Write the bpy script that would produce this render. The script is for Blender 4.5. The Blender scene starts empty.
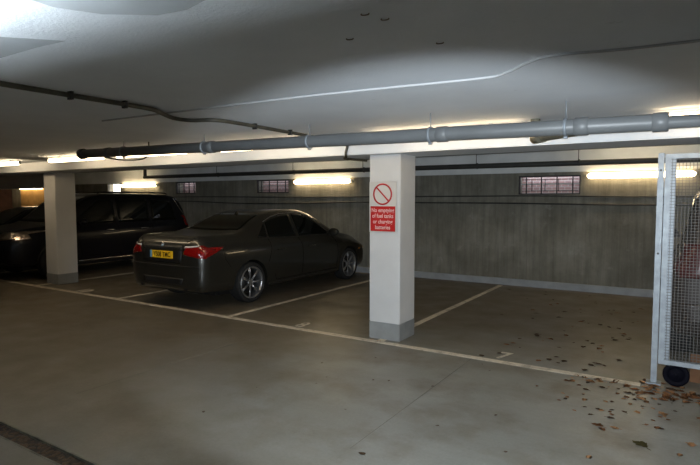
import bpy, bmesh, math, random
from mathutils import Vector, Matrix
from mathutils.bvhtree import BVHTree
random.seed(7)
C = bpy.context.scene.collection
PI = math.pi
H = 2.32             # ceiling height

# ------------------------------------------------------------------ materials
def new_mat(name):
    m = bpy.data.materials.new(name); m.use_nodes = True
    nt = m.node_tree
    return m, nt, nt.nodes['Principled BSDF']

def mat(name, col, rough=0.5, metal=0.0, spec=0.5, coat=0.0, var=0.0, scale=6.0, bump=0.0, bscale=60.0):
    m, nt, b = new_mat(name)
    b.inputs['Base Color'].default_value = (*col, 1)
    b.inputs['Roughness'].default_value = rough
    b.inputs['Metallic'].default_value = metal
    b.inputs['Specular IOR Level'].default_value = spec
    b.inputs['Coat Weight'].default_value = coat
    b.inputs['Coat Roughness'].default_value = 0.04
    tc = nt.nodes.new('ShaderNodeTexCoord')
    if var > 0:
        n = nt.nodes.new('ShaderNodeTexNoise'); n.inputs['Scale'].default_value = scale
        n.inputs['Detail'].default_value = 6
        nt.links.new(tc.outputs['Object'], n.inputs['Vector'])
        r = nt.nodes.new('ShaderNodeValToRGB')
        r.color_ramp.elements[0].position = .3; r.color_ramp.elements[1].position = .7
        r.color_ramp.elements[0].color = (*[c*(1-var) for c in col], 1)
        r.color_ramp.elements[1].color = (*[min(1, c*(1+var)) for c in col], 1)
        nt.links.new(n.outputs['Fac'], r.inputs['Fac'])
        nt.links.new(r.outputs['Color'], b.inputs['Base Color'])
    if bump > 0:
        n = nt.nodes.new('ShaderNodeTexNoise'); n.inputs['Scale'].default_value = bscale
        nt.links.new(tc.outputs['Object'], n.inputs['Vector'])
        bp = nt.nodes.new('ShaderNodeBump'); bp.inputs['Strength'].default_value = bump
        bp.inputs['Distance'].default_value = .01
        nt.links.new(n.outputs['Fac'], bp.inputs['Height'])
        nt.links.new(bp.outputs['Normal'], b.inputs['Normal'])
    return m

def emit(name, col, s):
    m, nt, b = new_mat(name)
    b.inputs['Base Color'].default_value = (*col, 1)
    b.inputs['Emission Color'].default_value = (*col, 1)
    b.inputs['Emission Strength'].default_value = s
    return m

class N:
    """tiny node builder"""
    def __init__(s, nt): s.nt = nt
    def node(s, t, **k):
        n = s.nt.nodes.new(t)
        for a, v in k.items(): setattr(n, a, v)
        return n
    def link(s, a, b): s.nt.links.new(a, b)
    def coord(s, scale=(1, 1, 1)):
        tc = s.node('ShaderNodeTexCoord'); mp = s.node('ShaderNodeMapping')
        mp.inputs['Scale'].default_value = scale
        s.link(tc.outputs['Object'], mp.inputs['Vector']); return mp.outputs['Vector']
    def noise(s, vec, scale, detail=6, rough=.55):
        n = s.node('ShaderNodeTexNoise'); n.inputs['Scale'].default_value = scale
        n.inputs['Detail'].default_value = detail; n.inputs['Roughness'].default_value = rough
        s.link(vec, n.inputs['Vector']); return n.outputs['Fac']
    def ramp(s, fac, stops):
        r = s.node('ShaderNodeValToRGB'); cr = r.color_ramp
        while len(cr.elements) < len(stops): cr.elements.new(.5)
        for e, (p, c) in zip(cr.elements, stops):
            e.position = p; e.color = (*c, 1) if len(c) == 3 else c
        s.link(fac, r.inputs['Fac']); return r.outputs['Color']
    def mix(s, a, b, fac, mode='MIX'):
        m = s.node('ShaderNodeMix', data_type='RGBA', blend_type=mode)
        if isinstance(fac, float): m.inputs['Factor'].default_value = fac
        else: s.link(fac, m.inputs['Factor'])
        for v, i in ((a, 6), (b, 7)):
            if isinstance(v, tuple): m.inputs[i].default_value = (*v, 1)
            else: s.link(v, m.inputs[i])
        return m.outputs[2]

def g(v): return (v, v, v)

def floor_mat():
    m, nt, b = new_mat('painted_concrete_floor'); n = N(nt)
    v = n.coord()
    base = n.ramp(n.noise(v, .9, 8), [(.3, (.20, .20, .178)), (.7, (.265, .268, .25))])
    streak = n.noise(n.coord((.5, 5, 1)), 2.0, 6)
    base = n.mix(base, n.ramp(streak, [(.35, (.78, .77, .74)), (.65, (1.05, 1.05, 1.05))]), .28, 'MULTIPLY')
    # brown dust drifted into the bays
    dust = n.noise(v, 1.7, 10, .65)
    base = n.mix(base, (.125, .10, .068), n.ramp(dust, [(.47, g(0)), (.72, g(.75))]))
    # brown grime around the lane, with dimmer light towards the edges painted in
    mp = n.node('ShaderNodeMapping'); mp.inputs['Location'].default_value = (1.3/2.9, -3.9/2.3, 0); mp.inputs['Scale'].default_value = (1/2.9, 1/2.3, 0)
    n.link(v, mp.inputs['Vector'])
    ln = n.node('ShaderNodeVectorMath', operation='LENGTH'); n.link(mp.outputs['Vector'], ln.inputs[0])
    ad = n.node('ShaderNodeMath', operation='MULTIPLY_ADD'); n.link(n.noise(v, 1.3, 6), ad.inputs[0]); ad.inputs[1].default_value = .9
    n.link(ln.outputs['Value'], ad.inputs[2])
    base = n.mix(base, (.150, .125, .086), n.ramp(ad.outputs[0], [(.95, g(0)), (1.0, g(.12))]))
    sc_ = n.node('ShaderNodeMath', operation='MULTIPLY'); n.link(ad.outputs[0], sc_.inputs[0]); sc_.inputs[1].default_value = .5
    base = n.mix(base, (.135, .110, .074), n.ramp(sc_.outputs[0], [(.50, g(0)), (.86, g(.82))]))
    fine = n.noise(v, 45, 3)
    base = n.mix(base, n.ramp(fine, [(.3, g(.88)), (.7, g(1.06))]), .6, 'MULTIPLY')
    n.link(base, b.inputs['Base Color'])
    rg = n.ramp(n.noise(v, 2.3, 6), [(.3, g(.34)), (.7, g(.55))])
    n.link(rg, b.inputs['Roughness'])
    bp = n.node('ShaderNodeBump'); bp.inputs['Strength'].default_value = .12; bp.inputs['Distance'].default_value = .01
    n.link(n.noise(v, 30, 6), bp.inputs['Height']); n.link(bp.outputs['Normal'], b.inputs['Normal'])
    b.inputs['Specular IOR Level'].default_value = .4
    return m

def ceiling_mat():
    m, nt, b = new_mat('painted_ceiling_render'); n = N(nt)
    v = n.coord()
    base = n.ramp(n.noise(v, 1.1, 8, .6), [(.3, (.76, .80, .85)), (.7, (.86, .90, .95))])
    spots = n.ramp(n.noise(v, 9, 3, .7), [(.70, g(1)), (.76, g(.72))])
    base = n.mix(base, spots, .8, 'MULTIPLY')
    n.link(base, b.inputs['Base Color']); b.inputs['Roughness'].default_value = .85
    bp = n.node('ShaderNodeBump'); bp.inputs['Strength'].default_value = .35; bp.inputs['Distance'].default_value = .006
    n.link(n.noise(v, 70, 5), bp.inputs['Height']); n.link(bp.outputs['Normal'], b.inputs['Normal'])
    return m

def wall_mat():
    m, nt, b = new_mat('board_marked_concrete'); n = N(nt)
    v = n.coord()
    base = n.ramp(n.noise(v, 1.4, 10, .65), [(.28, (.16, .148, .118)), (.5, (.23, .22, .18)), (.74, (.33, .32, .275))])
    drip = n.noise(n.coord((5, 5, .45)), 2.2, 8, .7)
    base = n.mix(base, n.ramp(drip, [(.36, g(.62)), (.62, g(1.12))]), .6, 'MULTIPLY')
    w = n.node('ShaderNodeTexWave', wave_type='BANDS', bands_direction='X')
    w.inputs['Scale'].default_value = 2.6; w.inputs['Distortion'].default_value = .6; w.inputs['Detail'].default_value = 2
    n.link(v, w.inputs['Vector'])
    base = n.mix(base, n.ramp(w.outputs['Fac'], [(0, g(.75)), (.10, g(1))]), .35, 'MULTIPLY')
    patch = n.noise(v, 3.5, 6, .7)
    base = n.mix(base, (.5, .48, .44), n.ramp(patch, [(.60, g(0)), (.72, g(.30))]))
    n.link(base, b.inputs['Base Color']); b.inputs['Roughness'].default_value = .9
    bp = n.node('ShaderNodeBump'); bp.inputs['Strength'].default_value = .4; bp.inputs['Distance'].default_value = .01
    n.link(n.noise(v, 22, 6), bp.inputs['Height']); n.link(bp.outputs['Normal'], b.inputs['Normal'])
    return m

def brick_mat():
    m, nt, b = new_mat('red_brick'); n = N(nt)
    br = n.node('ShaderNodeTexBrick'); br.inputs['Scale'].default_value = 4.4
    br.inputs['Color1'].default_value = (.42, .26, .24, 1); br.inputs['Color2'].default_value = (.36, .24, .24, 1)
    br.inputs['Mortar'].default_value = (.55, .5, .48, 1)
    tc = n.node('ShaderNodeTexCoord'); mp = n.node('ShaderNodeMapping')
    mp.inputs['Rotation'].default_value = (PI/2, 0, 0)
    n.link(tc.outputs['Object'], mp.inputs['Vector']); n.link(mp.outputs['Vector'], br.inputs['Vector'])
    n.link(br.outputs['Color'], b.inputs['Base Color']); b.inputs['Roughness'].default_value = .9
    return m

def line_mat(name='worn_line_paint', c1=(.62, .56, .46), c0=(.30, .27, .22)):
    m, nt, b = new_mat(name); n = N(nt)
    v = n.coord()
    n.link(n.ramp(n.noise(v, 9, 8, .7), [(.33, c0), (.52, c1)]), b.inputs['Base Color'])
    b.inputs['Roughness'].default_value = .7
    return m

M = dict(
    floor=floor_mat(), ceiling=ceiling_mat(), wall=wall_mat(), band=mat('grey_painted_band', (.80, .82, .82), .8, var=.12, scale=2), brick=brick_mat(), line=line_mat(),
    column=mat('white_column_paint', (.64, .64, .64), .55, var=.05, scale=3, bump=.06, bscale=25),
    plinth=mat('grey_plinth_paint', (.27, .28, .28), .6, var=.10, scale=8),
    kerb=mat('pale_kerb_paint', (.36, .38, .40), .7, var=.14, scale=5),
    pipe=mat('grey_painted_pipe', (.16, .168, .172), .42, var=.08, scale=5),
    darkpipe=mat('dark_pipe', (.05, .05, .047), .5, var=.2, scale=5),
    stain=mat('dark_stained_conduit', (.055, .05, .036), .5, var=.6, scale=9), rust=mat('stained_conduit', (.13, .12, .085), .6, var=.55, scale=9),
    whiteconduit=mat('painted_conduit', (.46, .47, .48), .8),
    cable=mat('black_cable', (.02, .02, .02), .6),
    steel=mat('galvanised_steel', (.29, .32, .35), .5, metal=.35, var=.18, scale=14),
    wire=mat('galvanised_wire', (.11, .105, .10), .55, metal=.3),
    bar=mat('dark_iron_bar', (.05, .045, .045), .6),
    tube=emit('warm_fluorescent', (1.0, .76, .44), 14),
    tubewhite=emit('warm_white_fluorescent', (1.0, .77, .48), 12.5),
    tubeadded=emit('added_cool_uplight', (.84, .94, 1.0), 310.0),
    fitting=mat('white_fitting', (.6, .6, .58), .5),
    sky=emit('daylight', (1.0, .93, .80), 5.0),
    bmw=mat('dark_grey_car_paint', (.032, .031, .026), .32, metal=.5, coat=.7),
    black=mat('black_car_paint', (.0025, .003, .006), .35, metal=.0, spec=.3, coat=.35),
    maroon=mat('dark_brown_car_paint', (.035, .026, .022), .5, metal=.1, coat=.15),
    glass=mat('dark_car_glass', (.004, .005, .004), .04, spec=.35),
    trimblack=mat('black_trim', (.012, .012, .012), .45),
    seam=mat('seam_black', (.003, .003, .003), .9, spec=.1),
    chrome=mat('chrome', (.75, .75, .75), .14, metal=1),
    alloy=mat('alloy', (.42, .42, .43), .3, metal=.85),
    rubber=mat('tyre_rubber', (.012, .012, .012), .8),
    redlens=mat('red_lens', (.22, .004, .003), .10, coat=1), dimred=mat('dim_red_lens', (.06, .006, .004), .3),
    clearlens=mat('clear_lens', (1, .84, .70), .14, metal=1, coat=.6, bump=1.0, bscale=22),
    amber=mat('amber_lens', (.6, .2, .02), .2, coat=1),
    plate=mat('yellow_reflective_plate', (1.0, .60, .02), .3, spec=1.0),
    euro=mat('blue_band', (.16, .42, .62), .4),
    ink=mat('black_lettering', (.10, .05, .005), .5),
    signwhite=mat('sign_white', (.62, .60, .57), .4),
    signred=mat('sign_red', (.52, .018, .018), .4),
    signpink=mat('sign_lettering', (.72, .50, .48), .4),
    leaf=mat('brown_leaf', (.24, .10, .035), .8, var=.4, scale=20),
    leaf2=mat('tan_leaf', (.42, .22, .10), .8, var=.3, scale=20),
    leaf3=mat('dark_leaf', (.08, .045, .02), .8, var=.3, scale=20),
    olive=mat('olive_leaf', (.085, .07, .016), .8, var=.4, scale=20),
    wood=mat('brown_board', (.15, .068, .028), .8, var=.3, scale=6),
    drain=mat('rusty_drain_grit', (.035, .022, .013), .95, var=.6, scale=18, bump=.6, bscale=50),
    orange=mat('orange_lit_wall', (.42, .24, .07), .9, var=.2, scale=4),
    darkwall=mat('dark_brick_red', (.05, .022, .016), .9, var=.3),
    shadewall=mat('block_wall', (.25, .24, .22), .9, var=.1),
    wheelblack=mat('black_castor', (.004, .004, .008), .7, spec=.08), joint=mat('dark_slab_joint', (.15, .145, .125), .9),
    spot=mat('rust_spot', (.16, .12, .09), .9),
    smooth=mat('smooth_ceiling_patch', (.48, .51, .54), .9, var=.06),
)

# ------------------------------------------------------------------ mesh helpers
def add_box(bm, x0, x1, y0, y1, z0, z1, bev=0.0, mi=0):
    t = bmesh.new()
    bmesh.ops.create_cube(t, size=1)
    for v in t.verts:
        v.co = Vector(((x0+x1)/2 + v.co.x*(x1-x0), (y0+y1)/2 + v.co.y*(y1-y0), (z0+z1)/2 + v.co.z*(z1-z0)))
    if bev > 0: bmesh.ops.bevel(t, geom=t.edges[:], offset=bev, segments=2, affect='EDGES', clamp_overlap=True)
    merge(bm, t, mi)

def merge(bm, t, mi=0, mtx=None):
    if mtx is not None: bmesh.ops.transform(t, matrix=mtx, verts=t.verts[:])
    vm = {}
    for v in t.verts: vm[v] = bm.verts.new(v.co)
    for f in t.faces:
        try:
            nf = bm.faces.new([vm[v] for v in f.verts]); nf.material_index = mi; nf.smooth = f.smooth
        except ValueError: pass
    t.free()

def add_tube(bm, pts, r, seg=10, caps=True):
    pts = [Vector(p) for p in pts]; rings = []
    rs = r if isinstance(r, (list, tuple)) else [r]*len(pts)
    up = None
    for i, p in enumerate(pts):
        d = (pts[min(i+1, len(pts)-1)] - pts[max(i-1, 0)]).normalized()
        if up is None:
            up = Vector((0, 0, 1)) if abs(d.z) < .9 else Vector((1, 0, 0))
        a = d.cross(up)
        if a.length < 1e-4: a = d.cross(Vector((0, 1, 0)))
        a.normalize(); b = a.cross(d).normalized(); up = b
        rings.append([bm.verts.new(p + (a*math.cos(2*PI*k/seg) + b*math.sin(2*PI*k/seg))*rs[i]) for k in range(seg)])
    for i in range(len(rings)-1):
        for k in range(seg):
            f = bm.faces.new((rings[i][k], rings[i][(k+1) % seg], rings[i+1][(k+1) % seg], rings[i+1][k])); f.smooth = True
    if caps:
        bm.faces.new(rings[0][::-1]); bm.faces.new(rings[-1])

def add_lathe(bm, prof, axis='X', seg=40, org=(0, 0, 0), close=False):
    """prof: list of (a, r): a along the axis"""
    rings = []
    o = Vector(org)
    for a, r in prof:
        ring = []
        for k in range(seg):
            c, s = math.cos(2*PI*k/seg)*r, math.sin(2*PI*k/seg)*r
            v = {'X': (a, c, s), 'Y': (c, a, s), 'Z': (c, s, a)}[axis]
            ring.append(bm.verts.new(o + Vector(v)))
        rings.append(ring)
    n = len(rings)
    for i in range(n if close else n-1):
        A, B = rings[i], rings[(i+1) % n]
        for k in range(seg):
            f = bm.faces.new((A[k], A[(k+1) % seg], B[(k+1) % seg], B[k])); f.smooth = True

def smooth_path(pts, n=6):
    pts = [Vector(p) for p in pts]; out = []
    for i in range(len(pts)-1):
        p0 = pts[max(i-1, 0)]; p1 = pts[i]; p2 = pts[i+1]; p3 = pts[min(i+2, len(pts)-1)]
        for k in range(n):
            t = k/n
            out.append(.5*((2*p1)+(-p0+p2)*t+(2*p0-5*p1+4*p2-p3)*t*t+(-p0+3*p1-3*p2+p3)*t**3))
    out.append(pts[-1]); return out

def obj(name, bm, m, parent=None, loc=None, sharp=None):
    bmesh.ops.recalc_face_normals(bm, faces=bm.faces[:])
    me = bpy.data.meshes.new(name); bm.to_mesh(me); bm.free()
    for x in (m if isinstance(m, (list, tuple)) else [m]): me.materials.append(x)
    if sharp:
        for p in me.polygons: p.use_smooth = True
        me.set_sharp_from_angle(angle=math.radians(sharp))
    o = bpy.data.objects.new(name, me); C.objects.link(o)
    if parent: o.parent = parent
    if loc: o.location = loc
    return o

def tag(o, label, cat, group=None, kind=None):
    o['label'] = label; o['category'] = cat
    if group: o['group'] = group
    if kind: o['kind'] = kind
    return o

def thing(name, label, cat, loc=(0, 0, 0), rz=0, group=None):
    o = bpy.data.objects.new(name, None); C.objects.link(o)
    o.empty_display_size = .2
    o.location = loc; o.rotation_euler = (0, 0, rz)
    return tag(o, label, cat, group)

def struct(name, bm, m, parent=None, label=None, sharp=None):
    o = obj(name, bm, m, parent, sharp=sharp)
    if not parent: o['kind'] = 'structure'
    if label: o['label'] = label
    return o

def copy_tree(o, parent=None):
    c = o.copy(); C.objects.link(c)
    if parent: c.parent = parent
    for ch in list(o.children): copy_tree(ch, c)
    return c

def text_mesh(bm, s, size, mtx, depth=.001, mi=0, bold=0.0, align='CENTER', sx=1.0, line=1.0):
    cu = bpy.data.curves.new('t', 'FONT'); cu.body = s; cu.size = size; cu.extrude = depth
    cu.align_x = align; cu.align_y = 'CENTER'; cu.offset = bold; cu.resolution_u = 3; cu.space_line = line
    ob = bpy.data.objects.new('t', cu); C.objects.link(ob)
    dg = bpy.context.evaluated_depsgraph_get(); dg.update()
    me = bpy.data.meshes.new_from_object(ob.evaluated_get(dg))
    t = bmesh.new(); t.from_mesh(me)
    bpy.data.objects.remove(ob); bpy.data.curves.remove(cu); bpy.data.meshes.remove(me)
    merge(bm, t, mi, mtx @ Matrix.Diagonal((sx, 1, 1, 1)))

# ------------------------------------------------------------------ the setting
XL, XR, YB, YF = -21.6, 6.0, -5.0, 10.25   # left, right, behind camera, far wall face
BEAM0, STEP, HB, HC = 5.25, 5.93, 2.158, 2.62      # downstand beam over the columns
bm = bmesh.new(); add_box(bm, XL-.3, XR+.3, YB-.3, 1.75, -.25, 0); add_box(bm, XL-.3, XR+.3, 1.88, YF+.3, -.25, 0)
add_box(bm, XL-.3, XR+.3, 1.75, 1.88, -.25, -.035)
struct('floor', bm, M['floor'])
bm = bmesh.new()
add_box(bm, XL-.3, XR+.3, YB-.3, BEAM0+.05, H, H+.5)
struct('ceiling', bm, M['ceiling'])
bm = bmesh.new(); add_box(bm, XL-.3, XR+.3, STEP, YF+.3, HC, HC+.2); struct('ceiling', bm, M['ceiling'])
bm = bmesh.new(); add_box(bm, XL-.3, XR+.3, BEAM0, STEP, HB, HC+.01, .012)
struct('trim_1', bm, M['ceiling'])
bm = bmesh.new(); add_box(bm, XL, XR, YF-.04, YF+.01, 2.135, HC+.01)
struct('trim_6', bm, M['band'])

WIN = [(-15.60, -14.94), (-12.37, -11.55), (-9.30, -8.25), (-2.71, -1.62)]
WZ = [(1.80, 2.125)]*3 + [(1.73, 2.08)]
bm = bmesh.new()
add_box(bm, XL-.3, XR+.3, YF, YF+.3, 0, 1.73); add_box(bm, XL-.3, XR+.3, YF, YF+.3, 2.125, HC+.1)
xs = [XL-.3] + [v for w in WIN for v in w] + [XR+.3]
for i in range(0, len(xs), 2): add_box(bm, xs[i], xs[i+1], YF, YF+.3, 1.73, 2.125)
for (a, b), (z0, z1) in zip(WIN, WZ):
    if z0 > 1.73: add_box(bm, a, b, YF, YF+.3, 1.73, z0)
    if z1 < 2.125: add_box(bm, a, b, YF, YF+.3, z1, 2.125)
struct('wall_far', bm, M['wall'])
bm = bmesh.new(); add_box(bm, XL-.3, XL, YB, YF, 0, HC+.05); struct('wall_left', bm, M['darkwall'])
bm = bmesh.new(); add_box(bm, XR, XR+.3, YB, YF, 0, HC+.05); struct('wall_right', bm, M['shadewall'])
# wall behind the camera with the wide vehicle entrance
EX0, EX1, EZ = -3.0, 5.7, 1.75
bm = bmesh.new()
add_box(bm, XL-.3, EX0, YB-.3, YB, 0, H); add_box(bm, EX1, XR+.3, YB-.3, YB, 0, H); add_box(bm, EX0, EX1, YB-.3, YB, EZ, H)
struct('wall_entrance', bm, M['shadewall'])
bm = bmesh.new(); add_box(bm, XL, XR, YF-.07, YF, 0, .125, .012); struct('baseboard_far', bm, M['kerb'])
bm = bmesh.new(); add_box(bm, -20.9, -19.3, YF-.03, YF, .2, H-.02); struct('trim_2', bm, M['orange'])  # panel coloured orange to paint warm lamplight on the wall
bm = bmesh.new(); add_box(bm, XL, -16.3, 9.35, 9.6, 2.0, HC+.01); struct('trim_3', bm, M['ceiling'])

# windows: barred light-well openings high in the far wall
for i, (a, b) in enumerate(WIN):
    WZ0, WZ1 = WZ[i]
    w = bmesh.new()
    t = .025 if i else .012
    add_box(w, a, b, YF+.02, YF+.07, WZ0, WZ0+t); add_box(w, a, b, YF+.02, YF+.07, WZ1-t, WZ1)
    add_box(w, a, a+t, YF+.02, YF+.07, WZ0, WZ1); add_box(w, b-t, b, YF+.02, YF+.07, WZ0, WZ1)
    fr = struct('window_%d' % (i+1), w, M['bar'])
    w = bmesh.new(); n = 4 if i != 0 else 1
    for k in range(1, n+1):
        x = a + (b-a)*(k-.5)/n + ((b-a)*.5/n*.0)
        add_box(w, x-(.009 if i else .004), x+(.009 if i else .004), YF+.03, YF+.05, WZ0, WZ1)
    if i: 
      for z in (WZ0+.07, WZ1-.07): add_box(w, a+.05, b-.05, YF+.03, YF+.05, z-.006, z+.006)
    if i == 3:
        for k in range(4):
            x = a + (b-a)*(k+1)/4.6
            add_box(w, x-.005, x+.005, YF+.03, YF+.05, WZ0+.07, WZ1-.07)
    obj('security_grille', w, M['bar'], fr)
    w = bmesh.new(); z = (WZ0+WZ1)/2
    if i == 0:
        add_box(w, a+.02, b-.02, YF+.20, YF+.22, WZ0-.02, WZ1+.02)
        obj('window_pane', w, M['sky'], fr)
    else:
        add_box(w, a, b, YF+.26, YF+.3, WZ0-.02, WZ1+.02)
        obj('light_well_bricks', w, M['brick'], fr)
        w = bmesh.new(); add_box(w, a, b, YF+.12, YF+.135, z+.01, z+.035)
        obj('glazing_bar', w, M['signwhite'], fr)

# painted bay lines and numbers on the floor
def floor_mark(name, boxes, label, group=None):
    bm = bmesh.new()
    for q in boxes:
        t = bmesh.new()
        vs = [t.verts.new((x, y, .0)) for x, y in q]; t.faces.new(vs)
        r = bmesh.ops.extrude_face_region(t, geom=t.faces[:])
        for e in r['geom']:
            if isinstance(e, bmesh.types.BMVert): e.co.z = .003
        merge(bm, t)
    o = obj(name, bm, M['line']); tag(o, label, 'floor marking', group); return o
def rect(x0, x1, y0, y1): return [(x0, y0), (x1, y0), (x1, y1), (x0, y1)]
floor_mark('bay_front_line', [rect(-20.5, -.30, 5.262, 5.352)], 'long worn cream line running across the open ends of the bays')
for x, l in ((-.50, 'cream bay divider line beside the mesh gate'), (-2.97, 'cream bay divider line running back from the column with the sign'),
             (-5.40, 'cream bay divider line along the right side of the grey saloon'),
             (-7.93, 'cream bay divider line on the left of the grey saloon'),
             (-10.45, 'cream bay divider line behind the unsigned column'), (-12.95, 'cream bay divider line beyond the black car')):
    if x < -.6: floor_mark('bay_divider_line', [rect(x-.042, x+.042, 5.352, 10.1)], l, 'bay divider lines')
def digit(ch, x, y, label):
    bm = bmesh.new()
    text_mesh(bm, ch, .36, Matrix.Translation((x, y, .0015)), .0015, bold=.004, sx=.75)
    o = obj('bay_number', bm, M['line']); tag(o, label, 'floor marking', 'painted bay numbers')
digit('7', -1.585, 5.53, 'painted number 7 on the floor of the empty bay nearest the gate')
digit('8', -4.22, 5.50, 'painted number 8 on the floor between the signed column and the saloon')
digit('10', -9.15, 5.50, 'painted number 10 on the floor between the black car and the saloon')

# slab joints, drawn as thin lines darker than the floor
bm = bmesh.new(); add_box(bm, -1.838, -1.832, 2.9, 5.27, 0, .0012)
add_box(bm, -4.33, -4.324, 2.5, 4.8, 0, .0012)
struct('trim_4', bm, M['joint'])
# drainage channel in the lower left corner
bm = bmesh.new()
add_box(bm, XL+.1, 3.5, 1.755, 1.875, -.035, -.012)
o = obj('drainage_channel', bm, M['drain']); tag(o, 'dark gritty drainage channel cut across the floor in the lower left corner', 'drain')
bm = bmesh.new()
for y in (1.752, 1.878): add_box(bm, XL+.1, 3.5, y-.006, y+.006, -.03, .004)
obj('channel_edge', bm, M['rust'], o)
random.seed(3)
bm = bmesh.new()
for k in range(420):
    x = random.uniform(-6, -2); y = random.uniform(1.77, 1.86); s = random.uniform(.006, .018)
    t = bmesh.new(); bmesh.ops.create_icosphere(t, subdivisions=1, radius=s)
    merge(bm, t, 0, Matrix.Translation((x, y, -.012)) @ Matrix.Rotation(random.random()*6, 4, 'Z') @ Matrix.Diagonal((1.6, 1, .5, 1)))
t = obj('channel_debris', bm, M['leaf3'], o); t['kind'] = 'stuff'

# columns
def column(x0, y0, label):
    r = thing('concrete_column', label, 'column', (x0+.2, y0+.2, 0), 0, 'square concrete columns')
    bm = bmesh.new(); add_box(bm, -.2, .2, -.2, .2, .2, HB+.01, .008); obj('shaft', bm, M['column'], r)
    bm = bmesh.new(); add_box(bm, -.202, .202, -.202, .202, 0, .2, .006); obj('painted_base', bm, M['plinth'], r)
    return r
column(-3.16, 5.43, 'white square column carrying the red and white sign')
column(-10.58, 5.60, 'unsigned white square column in front of the black car')

# ------------------------------------------------------------------ sign
s = thing('warning_sign', 'red and white sign forbidding the emptying of fuel tanks, fixed to the column', 'sign', (-2.975, 5.43, 1.56))
bm = bmesh.new(); add_box(bm, -.185, .175, -.006, -.0005, -.30, .29, .004); obj('backing_board', bm, M['signwhite'], s)
bm = bmesh.new(); add_box(bm, -.168, .158, -.009, -.005, -.285, .005, .003); obj('red_panel', bm, M['signred'], s)
rot = Matrix.Rotation(PI/2, 4, 'X')
bm = bmesh.new()
for k, ln in enumerate(('No emptying', 'of fuel tanks', 'or charging', 'batteries')):
    text_mesh(bm, ln, .066, Matrix.Translation((-.005, -.0095, -.042-.066*k)) @ rot, .0006, bold=.0012, sx=.86)
obj('lettering', bm, M['signpink'], s)
bm = bmesh.new()
add_lathe(bm, [(-.010, .125), (-.010, .107), (-.006, .107), (-.006, .125)], 'Y', 48, (-.008, 0, .145), close=True)
t = bmesh.new(); add_box(t, -.112, .112, -.0095, -.006, -.008, .008)
merge(bm, t, 0, Matrix.Translation((-.008, 0, .145)) @ Matrix.Rotation(math.radians(45), 4, 'Y'))
obj('prohibition_symbol', bm, M['signred'], s)

# ------------------------------------------------------------------ pipes and cables
def tube_thing(name, pts, r, m, label, cat, seg=12, group=None, parent=None):
    bm = bmesh.new(); add_tube(bm, pts, r, seg)
    o = obj(name, bm, m, parent)
    if not parent: tag(o, label, cat, group)
    return o
PY = 3.9; PR = .054
def pz(x): return 2.212 + (2.128-2.212)*(x+6.4)/6.44
mp = tube_thing('drain_pipe', [(-6.4, PY, pz(-6.4)), (-2.5, PY, pz(-2.5)), (-.20, PY, pz(-.2)), (-.16, PY, pz(-.16)-.004), (4.5, PY, pz(4.5)+.02)], [PR, PR, PR, .041, .041], M['pipe'],
                'thick grey pipe slung under the ceiling in front of the columns', 'pipe', 24)
for x in (-5.9, -4.15, -1.62, -.62, -.16, 1.1):
    bm = bmesh.new(); add_lathe(bm, [(-.045, PR+.001), (-.04, PR+.007), (.04, PR+.007), (.045, PR+.001)], 'X', 24, (x, PY, pz(x)))
    obj('pipe_coupling', bm, M['pipe'], mp)
for x in (-5.6, -4.25, -2.9, -1.72, -.72, .6, 2.2):
    bm = bmesh.new(); add_lathe(bm, [(-.009, PR+.001), (-.009, PR+.011), (.009, PR+.011), (.009, PR+.001)], 'X', 24, (x, PY, pz(x)))
    add_tube(bm, [(x, PY, pz(x)+PR), (x, PY, H+.005)], .004, 8)
    add_box(bm, x-.012, x+.012, PY-.01, PY+.01, pz(x)-PR-.022, pz(x)-PR-.006)
    obj('pipe_bracket', bm, M['steel'], mp)
bm = bmesh.new(); add_lathe(bm, [(-.05, PR+.012), (.01, PR+.012), (.02, PR), (.02, .01), (-.05, .01)], 'X', 24, (-6.41, PY, pz(-6.4)), close=True)
obj('pipe_end_socket', bm, M['darkpipe'], mp)
# branch that leaves the pipe and rises into the slab
bm = bmesh.new()
add_tube(bm, smooth_path([(-.60, PY+.05, pz(-.6)-.012), (-.72, 4.12, 2.135), (-.92, 4.40, 2.15), (-1.07, 4.60, 2.157), (-1.10, 4.65, 2.18), (-1.105, 4.67, H+.01)], 5), .040, 16)
add_tube(bm, [(-1.0, 4.51, 2.154), (-1.10, 4.645, 2.158)], .047, 16)
obj('branch_pipe', bm, M['rust'], mp)

# dark pipe near the far wall
BPY = 9.9; BPZ = 2.275
bp = tube_thing('service_pipe', smooth_path([(-13.25, BPY, HC+.01), (-13.25, BPY, BPZ+.04), (-13.20, BPY, BPZ), (-12.2, BPY, BPZ), (-6, BPY, BPZ), (0, BPY, BPZ-.01), (4.8, BPY, BPZ-.01)], 5),
                .048, M['darkpipe'], 'long dark pipe running under the ceiling near the far wall', 'pipe', 14)
for x in (-10.3, -7.8, -5.9, -3.4, -1.6, .5):
    bm = bmesh.new(); add_tube(bm, [(x, BPY-.052, BPZ), (x, BPY-.052, HC+.01)], .006, 6)
    add_lathe(bm, [(-.012, .049), (-.012, .057), (.012, .057), (.012, .049)], 'X', 16, (x, BPY, BPZ)); obj('pipe_bracket', bm, M['darkpipe'], bp)

# ceiling-edge cable
tube_thing('ceiling_cable', smooth_path([(-10.2, STEP+.012, HB+.010), (-8, STEP+.012, HB+.006), (-5, STEP+.012, HB+.012), (-3.4, STEP+.012, HB+.006), (0, STEP+.012, HB+.01), (4.5, STEP+.012, HB+.006)], 5), .011, M['cable'],
           'thin dark cable along the step in the ceiling behind the columns', 'cable', 8)
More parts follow.
